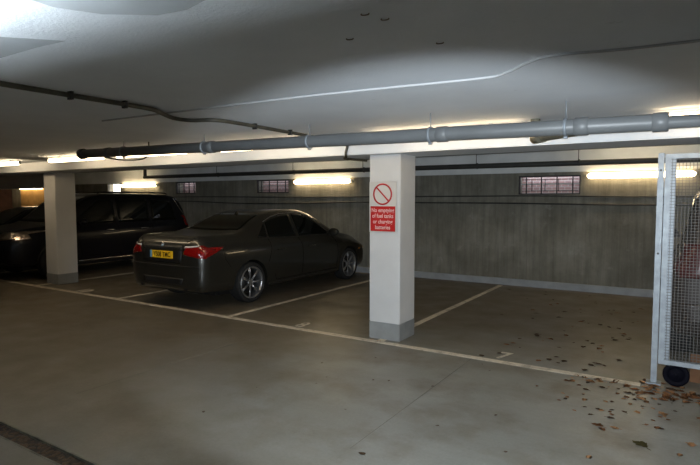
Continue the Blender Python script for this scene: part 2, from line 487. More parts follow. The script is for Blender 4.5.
# dark conduit running away from the camera, with its dog-leg
c1 = tube_thing('stained_conduit', smooth_path([(-3.28, 1.12, H-.024), (-3.28, 1.7, H-.024), (-3.28, 2.45, H-.024), (-3.36, 2.65, H-.024), (-3.50, 2.89, H-.024), (-3.48, 3.05, H-.024), (-3.32, 3.13, H-.024), (-3.27, 3.32, H-.024), (-3.29, 4.0, H-.024), (-3.31, 4.6, H-.024),
                                               (-3.33, 5.15, H-.026), (-3.34, 5.228, H-.05), (-3.36, 5.228, HB+.03), (-3.37, 5.245, HB-.014), (-3.42, 5.32, HB-.022), (-3.50, 5.42, HB-.022), (-3.50, 5.6, HB-.022), (-3.45, 5.85, HB-.022)], 4), .016, M['stain'],
                'stained dark conduit crossing the ceiling with a kink in it', 'conduit', 10)
for y in (1.3, 1.92, 2.3, 3.6, 4.1):
    bm = bmesh.new(); add_box(bm, -3.302, -3.258, y-.008, y+.010, H-.05, H+.002); obj('conduit_clip', bm, M['cable'], c1)
k = 1.327
c2 = tube_thing('painted_conduit', smooth_path([(x*k, y*k, H-.003) for x, y in ((-3.2, 2.08), (-2.4, 2.10), (-1.5, 2.13), (-.78, 2.20), (-.64, 2.17), (-.50, 2.03), (-.38, 1.99), (0, 2.05), (1.5, 2.08))], 4), .0085, M['whiteconduit'],
                'thin conduit painted over in ceiling white with a small jog', 'conduit', 8)
# wall cables
def sag(y, z, x0, x1, n, amp, seed):
    random.seed(seed); pts = []
    for k in range(n+1):
        x = x0 + (x1-x0)*k/n
        pts.append((x, y, z + random.uniform(-amp, amp)))
    return smooth_path(pts, 5)
tube_thing('wall_cable', sag(YF-.012, 1.70, -13.5, .7, 9, .012, 1), .010, M['cable'], 'upper of two black cables strung along the far wall', 'cable', 8, 'black cables on the far wall')
tube_thing('wall_cable', sag(YF-.012, 1.56, -13.5, .7, 8, .026, 2), .012, M['cable'], 'lower sagging black cable along the far wall', 'cable', 8, 'black cables on the far wall')
tube_thing('hanging_flex', smooth_path([(-6.2, 4.05, 2.17), (-5.9, 4.08, 2.13), (-5.55, 4.10, 2.125), (-5.4, 4.08, 2.18), (-5.38, 4.08, H)], 6), .008, M['cable'], 'short loose flex drooping behind the closed end of the grey pipe', 'cable', 8)

# small rusty fixings left on the ceiling
for k, (x, y) in enumerate(((-.759, 1.277), (-.732, 1.341), (-.914, 1.445), (-.692, 1.637))):
    bm = bmesh.new()
    pts = [(x*1.327+.016*math.cos(a), y*1.327+.010*math.sin(a), H-.004) for a in [i*.5 for i in range(9)]]
    add_tube(bm, pts, .0022, 6)
    o = obj('ceiling_hook', bm, M['spot']); tag(o, 'tiny rusty wire remnant stuck to the dim part of the ceiling', 'hook', 'rusty wire remnants on the ceiling')

# smooth patches in the bright textured ceiling
def patch_poly(pts, label):
    bm = bmesh.new()
    vs = [bm.verts.new((x*1.327, y*1.327, H+.002)) for x, y in pts]; f = bm.faces.new(vs)
    r = bmesh.ops.extrude_face_region(bm, geom=[f])
    for e in r['geom']:
        if isinstance(e, bmesh.types.BMVert): e.co.z = H-.0006
    o = obj('ceiling_patch', bm, M['smooth']); tag(o, label, 'patch', 'smooth ceiling patches')
patch_poly([(-2.9, .70), (-1.9, .78), (-1.80, .88), (-1.70, .985), (-1.85, .975), (-2.9, .98)], 'smooth grey wedge on the bright ceiling at the upper left')
patch_poly([(-1.42, .60), (-1.43, .80), (-1.37, .90), (-1.25, .985), (-1.15, 1.0), (-1.02, .97), (-.98, .60)], 'smooth grey patch on the bright ceiling near the top edge')

# ------------------------------------------------------------------ lamps
def lamp(x, y, z, ln, label, group, m='tube', wall=False, R=None):
    r = thing('fluorescent_lamp', label, 'lamp', (x, y, z), 0, group)
    bm = bmesh.new()
    if wall: add_box(bm, -ln/2, ln/2, .040, .077, -.03, .03, .006)
    else: 
        add_box(bm, -ln/2, ln/2, -.022, .022, .028, .042, .003)
        for q in (-.3, .3): add_box(bm, q*ln-.02, q*ln+.02, -.012, .012, .04, H-z+.002)
    
    obj('batten', bm, M['fitting'], r)
    bm = bmesh.new(); R = R or (.050 if wall else .032)
    prof = [(-ln/2+.01, .004)] + [(-ln/2+.01+R*(1-math.cos(a)), R*math.sin(a)) for a in (.5, 1.0, 1.57)] + \
           [(ln/2-.01-R*(1-math.cos(a)), R*math.sin(a)) for a in (1.57, 1.0, .5)] + [(ln/2-.01, .004)]
    add_lathe(bm, prof, 'X', 16, (0, 0, -.0)); obj('diffuser', bm, M[m], r)
    for sx in (-1, 1):
        bm = bmesh.new(); add_box(bm, sx*(ln/2)-.006, sx*(ln/2)+.006, -.02, .035 if wall else .02, -.02, .03, .003)
        obj('end_cap', bm, M['fitting'], r)
    return r
gf = 'ceiling lamps behind the grey pipe'
for x, z, l in ((.53, 2.262, 'lit tube lamp on the ceiling above the mesh gate'),
             (-1.95, 2.238, 'tube lamp hidden by the grey pipe, to the right of the signed column'),
             (-4.13, 2.252, 'tube lamp hidden by the grey pipe, to the left of the signed column'),
             (-6.2, 2.262, 'tube lamp hidden by the closed end of the grey pipe'),
             (-7.98, 2.262, 'lit tube lamp on the ceiling just left of the pipe end'),
             (-10.4, 2.262, 'lit tube lamp at the left edge of the photo')):
    lamp(x, 4.72, z, 1.5, l, gf, 'tubewhite')
gw = 'lamps on the far wall'
for x, l in ((-.70, 'long lit tube lamp on the far wall behind the mesh gate'), (-7.22, 'lit tube lamp on the far wall above the grey saloon'),
             (-13.95, 'lit tube lamp on the far wall above the black car'), (-20.1, 'tube lamp on the far wall behind the beam at the left')):
    lamp(x, YF-.075, 2.055, 1.62, l, gw, wall=True)
for x, l in ((-3.9, 'added unseen cool uplight in a tray beyond the upper left corner, farthest from the gate'), (-2.2, 'added unseen cool uplight in a tray beyond the upper left corner, second of its row'),
             (-.5, 'added unseen cool uplight in a tray just above the top edge of the photo')):  # uplights added out of view to make the near ceiling glow
    ul = lamp(x, .34, 2.10, 1.5, l, 'added unseen uplights near the camera', 'tubeadded', R=.013)
    bm = bmesh.new(); add_box(bm, -.79, .79, -.15, .15, -.050, -.042)
    for q in (-1, 1): add_box(bm, -.79, .79, *sorted((q*.145, q*.152)), -.050, .036)  # tray lips shaped to cut the added glow off across the ceiling
    for q in (-.7, .7): add_box(bm, q-.006, q+.006, -.15, .15, -.045, -.030)
    obj('added_cutoff_tray', bm, M['fitting'], ul)
    bm = bmesh.new()
    for q in (-.7, .7): add_box(bm, q-.004, q+.004, -.004, .004, .03, H-2.10+.002)
    add_box(bm, -.72, .72, -.006, .006, .036, .044)
    obj('suspension_rod', bm, M['fitting'], ul)

# ------------------------------------------------------------------ mesh gate
GY = 5.43
gt = thing('mesh_gate', 'galvanised mesh gate with wire grid infill at the right edge', 'gate', (-.05, GY, 0))
bm = bmesh.new(); w = .022
X0, X1, Z0, Z1 = -.125, 1.05, .185, 2.04
add_box(bm, X0, X0+.045, -w, w, Z0, Z1, .003); add_box(bm, X1-.045, X1, -w, w, Z0, Z1, .003)
add_box(bm, X0+.045, X1-.045, -w, w, Z0, Z0+.042, .003); add_box(bm, X0+.045, X1-.045, -w, w, Z1-.042, Z1, .003)
obj('gate_frame', bm, M['steel'], gt)
bm = bmesh.new(); add_box(bm, X0+.045, X0+.085, .0, .012, Z0+.04, Z1-.04, .002); obj('clamping_strip', bm, M['steel'], gt)
bm = bmesh.new(); pitch = .0258
z = Z0+.05
while z < Z1-.04:
    add_box(bm, X0+.04, X1-.04, -.0045, -.0005, z-.0019, z+.0019); z += pitch
x = X0+.055
while x < X1-.04:
    add_box(bm, x-.0019, x+.0019, -.0005, .0035, Z0+.03, Z1-.03); x += pitch
obj('wire_mesh', bm, M['wire'], gt)
for wx in (0.015, .93):
    bm = bmesh.new(); o_ = (wx, .0, .105)
    add_lathe(bm, [(-.02, .062), (-.02, .092), (-.014, .103), (.014, .103), (.02, .092), (.02, .062)], 'Y', 36, o_, close=True)
    wh = obj('castor_wheel', bm, M['wheelblack'], gt)
    bm = bmesh.new()
    for k in range(12):
        a = 2*PI*k/12
        add_tube(bm, [(wx+.015*math.cos(a), 0, .105+.015*math.sin(a)), (wx+.066*math.cos(a), 0, .105+.066*math.sin(a))], .0055, 6)
    add_lathe(bm, [(-.026, .001), (-.026, .02), (.026, .02), (.026, .001)], 'Y', 16, o_)
    add_lathe(bm, [(-.012, .001), (-.012, .068), (.012, .068), (.012, .001)], 'Y', 28, o_)
    obj('wheel_hub', bm, M['wheelblack'], wh)
    bm = bmesh.new(); add_box(bm, wx-.03, wx+.03, .024, .030, .09, Z0+.01); obj('castor_bracket', bm, M['steel'], gt)
post = thing('gate_post', 'slim galvanised steel post standing at the free edge of the mesh gate', 'post', (-.205, GY, 0))
bm = bmesh.new(); add_box(bm, -.024, .024, -.024, .024, .012, 2.05, .004); obj('post_shaft', bm, M['steel'], post)
bm = bmesh.new(); add_box(bm, -.06, .06, -.06, .06, 0, .012, .003); obj('base_plate', bm, M['steel'], post)
for z in (1.17, 1.9):
    bm = bmesh.new(); add_tube(bm, [(0, -.028, z), (0, -.018, z)], .010, 10); obj('bolt', bm, M['darkpipe'], post)
bm = bmesh.new(); add_box(bm, .07, 1.5, GY+.20, GY+.222, 0, .26, .003)
o = obj('timber_board', bm, M['wood']); tag(o, 'brown board standing on edge on the floor behind the mesh gate', 'board')

# ------------------------------------------------------------------ cars
def lerp(a, b, t): return a+(b-a)*t
def interp(keys, s):
    if s <= keys[0][0]: return keys[0][1:]
    for i in range(len(keys)-1):
        a, b = keys[i], keys[i+1]
        if s <= b[0]:
            t = (s-a[0])/(b[0]-a[0])
            out = []
            for j in range(1, len(a)):
                p, q = keys[max(i-1, 0)], keys[min(i+2, len(keys)-1)]
                h = b[0]-a[0]; d = (b[j]-a[j])/h
                dl = (a[j]-p[j])/(a[0]-p[0]) if i > 0 else d
                dr = (q[j]-b[j])/(q[0]-b[0]) if i+2 < len(keys) else d
                m0 = 0 if dl*d <= 0 else 2*dl*d/(dl+d); m1 = 0 if dr*d <= 0 else 2*dr*d/(dr+d)
                out.append((2*t**3-3*t*t+1)*a[j]+(t**3-2*t*t+t)*h*m0+(-2*t**3+3*t*t)*b[j]+(t**3-t*t)*h*m1)
            return out
    return keys[-1][1:]

def body_mesh(keys, n=110):
    """keys: (s, hw, zb, zbelt, hwbelt, ztop, hwtop)"""
    L0, L1 = keys[0][0], keys[-1][0]
    ss = sorted(set([round(L0+(L1-L0)*k/n, 4) for k in range(n+1)] + [L0+.012, L0+.035, L1-.012, L1-.035]))
    bm = bmesh.new(); rings = []
    for s in ss:
        hw, zb, zl, hl, zt, ht = interp(keys, s)
        dz = zl-zb
        P = [(0, zb), (hw*.78, zb), (hw*.92, zb+.02), (hw*.975, zb+.09), (hw*.992, zb+dz*.30), (hw, zb+dz*.52), (hw*.998, zb+dz*.70),
             (hw*.988, zb+dz*.84), (lerp(hw, hl, .55), zb+dz*.945), (hl, zl)]
        e = zt-zl
        for t in (.30, .62, .84): P.append((lerp(hl, ht, t), zl+e*t*(1-.0)))
        P += [(ht*.975, zl+e*.94), (ht*.90, zl+e*.978), (ht*.7, zl+e*.992), (ht*.4, zl+e*.998), (0, zt)]
        full = P + [(-x, z) for x, z in P[-2:0:-1]]
        rings.append([bm.verts.new((x, s, z)) for x, z in full])
    m = len(rings[0])
    for i in range(len(rings)-1):
        for k in range(m):
            bm.faces.new((rings[i][k], rings[i][(k+1) % m], rings[i+1][(k+1) % m], rings[i+1][k]))
    bm.faces.new(rings[0]); bm.faces.new(rings[-1][::-1])
    bmesh.ops.recalc_face_normals(bm, faces=bm.faces[:])
    return bm

def cut_wheels(bm, m, parent, wheels, R, hw):
    bmesh.ops.triangulate(bm, faces=[f for f in bm.faces if len(f.verts) > 4])
    body = obj('body', bm, m, parent)
    cb = bmesh.new()
    for y, z in wheels:
        for sx in (-1, 1):
            a, b = sorted((sx*(hw-.27), sx*(hw+.2)))
            add_lathe(cb, [(a, R), (b, R)], 'X', 48, (0, y, z))
    bmesh.ops.holes_fill(cb, edges=cb.edges[:], sides=60)
    cut = obj('cutter', cb, m, parent)
    md = body.modifiers.new('b', 'BOOLEAN'); md.operation = 'DIFFERENCE'; md.object = cut; md.solver = 'EXACT'; bpy.context.view_layer.update()
    dg = bpy.context.evaluated_depsgraph_get(); dg.update()
    me = bpy.data.meshes.new_from_object(body.evaluated_get(dg))
    body.modifiers.clear(); body.data = me
    bpy.data.objects.remove(cut)
    for p in me.polygons: p.use_smooth = True
    me.set_sharp_from_angle(angle=math.radians(32))
    return body

AX = {'R': (Vector((-1, 0, 0)), 0), 'L': (Vector((1, 0, 0)), 0), 'B': (Vector((0, 1, 0)), 1), 'F': (Vector((0, -1, 0)), 1), 'T': (Vector((0, 0, -1)), 2)}
def hit(bvh, side, a, b):
    d, ax = AX[side]
    if ax == 0: o = Vector((-d.x*3, a, b))
    elif ax == 1: o = Vector((a, -3 if side == 'B' else 9, b))
    else: o = Vector((a, b, 4))
    loc, nor, _, _ = bvh.ray_cast(o, d)
    if loc is None: return None, None
    return loc, (nor if nor.dot(d) < 0 else -nor)
def surf_patch(bvh, side, lower, upper, nu=24, nv=8, off=.004, th=.003):
    """sheet between two polylines in the projected plane, laid on the body"""
    def along(pl, t):
        ds = [0]
        for i in range(len(pl)-1): ds.append(ds[-1]+math.dist(pl[i], pl[i+1]))
        T = t*ds[-1]
        for i in range(len(pl)-1):
            if T <= ds[i+1]+1e-9:
                u = (T-ds[i])/max(1e-9, ds[i+1]-ds[i]); return (lerp(pl[i][0], pl[i+1][0], u), lerp(pl[i][1], pl[i+1][1], u))
        return pl[-1]
    bm = bmesh.new(); G = []; last = None
    for i in range(nu+1):
        a, b = along(lower, i/nu), along(upper, i/nu); row = []
        for j in range(nv+1):
            p = (lerp(a[0], b[0], j/nv), lerp(a[1], b[1], j/nv))
            l, nn = hit(bvh, side, *p)
            if l is None: l, nn = last if last else (Vector((0, 0, .5)), Vector((0, 0, 1)))
            last = (l, nn)
            row.append((bm.verts.new(l+nn*off), bm.verts.new(l-nn*th)))
        G.append(row)
    def q(a, b, c, d):
        try: f = bm.faces.new((a, b, c, d)); f.smooth = True
        except ValueError: pass
    for i in range(nu):
        for j in range(nv):
            for s in (0, 1): q(G[i][j][s], G[i+1][j][s], G[i+1][j+1][s], G[i][j+1][s])
    for i in range(nu):
        for j in (0, nv): q(G[i][j][0], G[i+1][j][0], G[i+1][j][1], G[i][j][1])
    for j in range(nv):
        for i in (0, nu): q(G[i][j][0], G[i][j+1][0], G[i][j+1][1], G[i][j][1])
    return bm
def surf_strip(bvh, side, pts, r=.004, off=.0, n=10, bm=None):
    bm = bm or bmesh.new(); out = []
    for i in range(len(pts)-1):
        for k in range(n):
            p = (lerp(pts[i][0], pts[i+1][0], k/n), lerp(pts[i][1], pts[i+1][1], k/n))
            l, nn = hit(bvh, side, *p)
            if l is not None: out.append(l+nn*off)
    l, nn = hit(bvh, side, *pts[-1])
    if l is not None: out.append(l+nn*off)
    add_tube(bm, out, r, 6); return bm
def mir(side, f):
    """run for both sides"""
    return [(sd, f) for sd in side]

def wheel(parent, x, y, R, w, sx, rimR, spokes=10, rim_m=None, double=True):
    bm = bmesh.new()
    a = w/2
    add_lathe(bm, [(-a*.8, rimR), (-a, rimR+.02), (-a*.98, R-.03), (-a*.8, R-.006), (-a*.4, R), (a*.4, R), (a*.8, R-.006), (a*.98, R-.03), (a, rimR+.02), (a*.8, rimR)], 'X', 56, close=True)
    t = obj('wheel', bm, M['rubber'], parent, (x, y, R), 40)
    bm = bmesh.new(); o = sx*a
    add_lathe(bm, [(o*.80, rimR+.006), (o*.93, rimR+.004), (o*.93, rimR-.014), (o*.7, rimR-.03), (-o*.6, rimR-.03), (-o*.6, rimR)], 'X', 48, close=True)
    for k in range(spokes):
        for dd in ((-.055, .055) if double else (0,)):
            an = 2*PI*k/spokes + dd
            d = Vector((0, math.cos(an), math.sin(an)))
            p0 = Vector((o*.62, 0, 0)) + d*.035; p1 = Vector((o*.86, 0, 0)) + d*(rimR-.012)
            add_tube(bm, [p0, p1], [.011, .009], 6)
    add_lathe(bm, [(o*.45, .001), (o*.45, .062), (o*.68, .058), (o*.72, .03), (o*.73, .001)], 'X', 20)
    obj('alloy_rim', bm, rim_m or M['alloy'], t)
    bm = bmesh.new(); add_lathe(bm, [(o*.08, .001), (o*.08, rimR*.62), (o*.16, rimR*.62), (o*.16, .001)], 'X', 28)
    obj('brake_disc', bm, M['trimblack'], t)
    return t

def number_plate(parent, y, z, txt, facing, w=.52, h=.113):
    """rear plate facing -y in car space"""
    bm = bmesh.new(); add_box(bm, -w/2, w/2, y-.014, y-.004, z-h/2, z+h/2, .004)
    p = obj('number_plate', bm, M['plate'], parent)
    bm = bmesh.new(); add_box(bm, -w/2+.002, -w/2+.048, y-.0152, y-.010, z-h/2+.003, z+h/2-.003, .001); obj('country_band', bm, M['euro'], p)
    bm = bmesh.new(); text_mesh(bm, txt, .105, Matrix.Translation((.02, y-.0152, z-.002)) @ Matrix.Rotation(PI/2, 4, 'X'), .0008, bold=.0022, sx=.82)
    obj('plate_lettering', bm, M['ink'], p)
    return p

def mirror_part(parent, x, y, z, sx, m):
    bm = bmesh.new(); t = bmesh.new()
    bmesh.ops.create_uvsphere(t, u_segments=20, v_segments=12, radius=1)
    for v in t.verts:
        if v.co.y < 0: v.co.y *= .35
    merge(bm, t, 0, Matrix.Translation((x+sx*.13, y, z)) @ Matrix.Diagonal((.115, .10, .075, 1)))
    add_box(bm, *sorted((x-sx*.02, x+sx*.06)), y-.02, y+.04, z-.05, z-.02, .008)
    return obj('wing_mirror', bm, m, parent, sharp=60)

def saloon(loc, rz, paint, label, group=None, full=True):
    r = thing('saloon_car', label, 'car', loc, rz, group)
    #   s     hw    zb   zbelt hwbelt ztop  hwtop
    K = [(0.00, .60, .36, .80, .58, .90, .50),
         (0.03, .74, .30, .86, .70, .98, .58),
         (0.10, .815, .26, .92, .76, 1.065, .62),
         (0.22, .855, .25, .96, .79, 1.105, .66),
         (0.45, .885, .24, .98, .81, 1.110, .70),
         (0.80, .905, .22, .985, .815, 1.115, .70),
         (1.05, .915, .20, .98, .82, 1.165, .67),
         (1.35, .92, .19, .975, .82, 1.300, .60),
         (1.65, .923, .18, .965, .82, 1.405, .555),
         (1.95, .923, .18, .955, .82, 1.452, .55),
         (2.30, .923, .18, .945, .82, 1.468, .555),
         (2.65, .923, .18, .935, .82, 1.452, .56),
         (2.95, .923, .18, .925, .815, 1.385, .575),
         (3.25, .92, .18, .915, .81, 1.235, .62),
         (3.55, .92, .18, .90, .80, 1.060, .68),
         (3.72, .918, .19, .885, .79, .990, .70),
         (4.00, .91, .20, .86, .775, .945, .68),
         (4.30, .885, .21, .81, .75, .89, .63),
         (4.55, .83, .22, .74, .68, .82, .56),
         (4.72, .72, .24, .66, .58, .74, .46),
         (4.80, .56, .30, .56, .44, .63, .34)]
    WR = [(1.0, .325), (3.888, .325)]
    bm = body_mesh(K)
    bvh = BVHTree.FromBMesh(bm)
    body = cut_wheels(bm, paint, r, WR, .365, .923)
    body['label'] = 'painted saloon bodyshell'
    for sx in (-1, 1):
        for y, _ in WR: wheel(r, sx*.800, y, .325, .235, sx, .252, 7)
    # glasshouse
    for sd in ('R', 'L'):
        low = [(1.26, 1.01), (1.9, .995), (2.55, .985), (3.40, .975)]
        top = [(1.62, 1.265), (1.95, 1.345), (2.5, 1.375), (2.85, 1.32), (3.36, 1.01)]
        obj('rear_quarter_window', surf_patch(bvh, sd, [(1.27, 1.02), (1.50, 1.01)], [(1.52, 1.21), (1.56, 1.24)], 8, 6, .003), M['glass'], r)
        obj('side_window', surf_patch(bvh, sd, [(1.54, 1.01), (2.28, .995)], [(1.60, 1.25), (1.80, 1.325), (2.05, 1.365), (2.28, 1.378)], 20, 10, .003), M['glass'], r)
        obj('side_window', surf_patch(bvh, sd, [(2.36, .992), (3.30, .978)], [(2.36, 1.378), (2.62, 1.37), (2.86, 1.30), (3.30, 1.02)], 26, 10, .003), M['glass'], r)
        bm = surf_strip(bvh, sd, [(1.25, 1.0), (1.9, .985), (3.36, .965)], .006)
        obj('belt_trim', bm, M['trimblack'], r)
        bm = surf_strip(bvh, sd, [(1.56, 1.262), (1.8, 1.345), (2.05, 1.388), (2.4, 1.402), (2.66, 1.392), (2.90, 1.315), (3.34, 1.02)], .007)
        obj('window_trim', bm, M['chrome'], r)
        for q in ([(2.32, .96), (2.32, .6), (2.30, .30), (3.40, .30), (3.46, .6), (3.40, .95)], [(1.50, .98), (1.47, .80), (1.40, .62)],
                  [(1.55, .40), (1.60, .30), (2.30, .30)]):
            obj('door_seam', surf_strip(bvh, sd, q, .0045), M['seam'], r)
        obj('bumper_seam', surf_strip(bvh, sd, [(.42, .95), (.45, .75), (.55, .62)], .003), M['seam'], r)
        for y in (1.62, 2.48):
            bm = bmesh.new(); l, nn = hit(bvh, sd, y+.1, .80)
            add_tube(bm, smooth_path([l+Vector((0, -.1, 0))-nn*.003, l+Vector((0, -.08, 0))+nn*.028, l+Vector((0, .08, 0))+nn*.028, l+Vector((0, .1, 0))-nn*.003], 4), .011, 8)
            obj('door_handle', bm, paint, r)
        sx = 1 if sd == 'R' else -1
        mirror_part(r, sx*.86, 3.18, 1.02, sx, paint)
        bm = surf_patch(bvh, sd, [(1.42, .21), (3.46, .21)], [(1.42, .27), (3.46, .27)], 20, 3, .018)
        obj('side_skirt', bm, M['trimblack'] if not full else paint, r)
        # front wing lamp unit and indicator
        obj('side_indicator', surf_patch(bvh, sd, [(4.28, .60), (4.36, .60)], [(4.28, .625), (4.36, .625)], 3, 2, .005), M['amber'], r)
        # rear lamps wrap round the corner
        sgn = 1 if sd == 'R' else -1
        lo = [(.0, 0)]
        tl = obj('tail_lamp', surf_patch(bvh, 'B', [(sgn*.48, .83), (sgn*.82, .775)], [(sgn*.52, .955), (sgn*.75, .965), (sgn*.845, .90)], 16, 8, .008), M['redlens'], r)
        obj('lamp_strip', surf_patch(bvh, 'B', [(sgn*.49, .925), (sgn*.70, .945)], [(sgn*.51, .950), (sgn*.72, .965)], 12, 3, .011), M['signwhite'], tl)
        tl2 = obj('tail_lamp_return', surf_patch(bvh, sd, [(.10, .78), (.30, .86)], [(.10, .93), (.34, .935), (.46, .93)], 12, 6, .006), M['redlens'], tl)
        bm = bmesh.new(); add_tube(bm, [(sgn*.50, .012, .33), (sgn*.50, .2, .33)], .037, 16, False); add_tube(bm, [(sgn*.50, .03, .33), (sgn*.50, .2, .33)], .031, 16)
        obj('exhaust_pipe', bm, M['trimblack'], r)
        hl = obj('headlamp', surf_patch(bvh, 'F', [(sgn*.42, .60), (sgn*.72, .60)], [(sgn*.42, .70), (sgn*.74, .75)], 12, 6, .006), M['clearlens'], r)
        obj('air_intake_grille', surf_patch(bvh, 'F', [(sgn*.04, .50), (sgn*.22, .50)], [(sgn*.03, .64), (sgn*.22, .64)], 6, 6, .006), M['trimblack'], r)
    # rear and front screens
    obj('rear_window', surf_patch(bvh, 'B', [(-.60, 1.145), (0, 1.135), (.60, 1.145)], [(-.50, 1.385), (0, 1.40), (.50, 1.385)], 20, 10, .004), M['glass'], r)
    obj('windscreen', surf_patch(bvh, 'F', [(-.66, 1.03), (0, 1.02), (.66, 1.03)], [(-.52, 1.40), (0, 1.415), (.52, 1.40)], 20, 10, .004), M['glass'], r)
    bm = bmesh.new()
    surf_strip(bvh, 'B', [(-.62, 1.095), (-.50, .99), (-.46, .80), (-.40, .70), (.40, .70), (.46, .80), (.50, .99), (.62, 1.095)], .004, bm=bm)
    obj('boot_lid_seam', bm, M['seam'], r)
    obj('boot_lid_edge', surf_strip(bvh, 'B', [(-.62, 1.075), (0, 1.085), (.62, 1.075)], .009), paint, r)
    obj('plate_recess_dark_reflection', surf_patch(bvh, 'B', [(-.43, .705), (.43, .705)], [(-.44, .975), (.44, .975)], 12, 5, .003), M['trimblack'], r)  # plate recess, widened to paint the dark reflection on the lid
    l, nn = hit(bvh, 'B', 0, .955)
    bm = bmesh.new(); add_lathe(bm, [(0, .038), (-.008, .038), (-.009, .03), (-.009, .001)], 'Y', 28, tuple(l+Vector((0, .001, 0)))); bd = obj('badge', bm, M['chrome'], r)
    for k, mm in enumerate(('euro', 'signwhite', 'euro', 'signwhite')):
        t = bmesh.new(); c = t.verts.new(tuple(l+Vector((0, -.0098, 0)))); a0 = k*PI/2
        ring = [t.verts.new(tuple(l+Vector((.024*math.cos(a0+j*PI/16), -.0098, .024*math.sin(a0+j*PI/16))))) for j in range(9)]
        for j in range(8): t.faces.new((c, ring[j], ring[j+1]))
        obj('badge_quadrant', t, M[mm], bd)
    l, nn = hit(bvh, 'B', 0, .81)
    if full: number_plate(r, l.y-.004, .815, 'YS08 TMC', 0)
    obj('bumper_crease', surf_strip(bvh, 'B', [(-.76, .66), (-.5, .655), (.5, .655), (.76, .66)], .007), M['trimblack'], r)
    obj('rear_diffuser', surf_patch(bvh, 'B', [(-.42, .37), (.42, .37)], [(-.46, .47), (.46, .47)], 14, 4, .006), M['trimblack'], r)
    bm = bmesh.new(); t = bmesh.new(); bmesh.ops.create_cone(t, segments=12, radius1=.03, radius2=.008, depth=.05, cap_ends=True)
    l, _ = hit(bvh, 'T', 0, 1.60); merge(bm, t, 0, Matrix.Translation(l+Vector((0, 0, .018))) @ Matrix.Diagonal((.6, 1.8, 1, 1)))
    obj('roof_antenna', bm, paint, r)
    bm = bmesh.new(); add_box(bm, -.62, .62, .5, 4.4, .15, .55, .02); obj('underbody', bm, M['trimblack'], r)
    return r

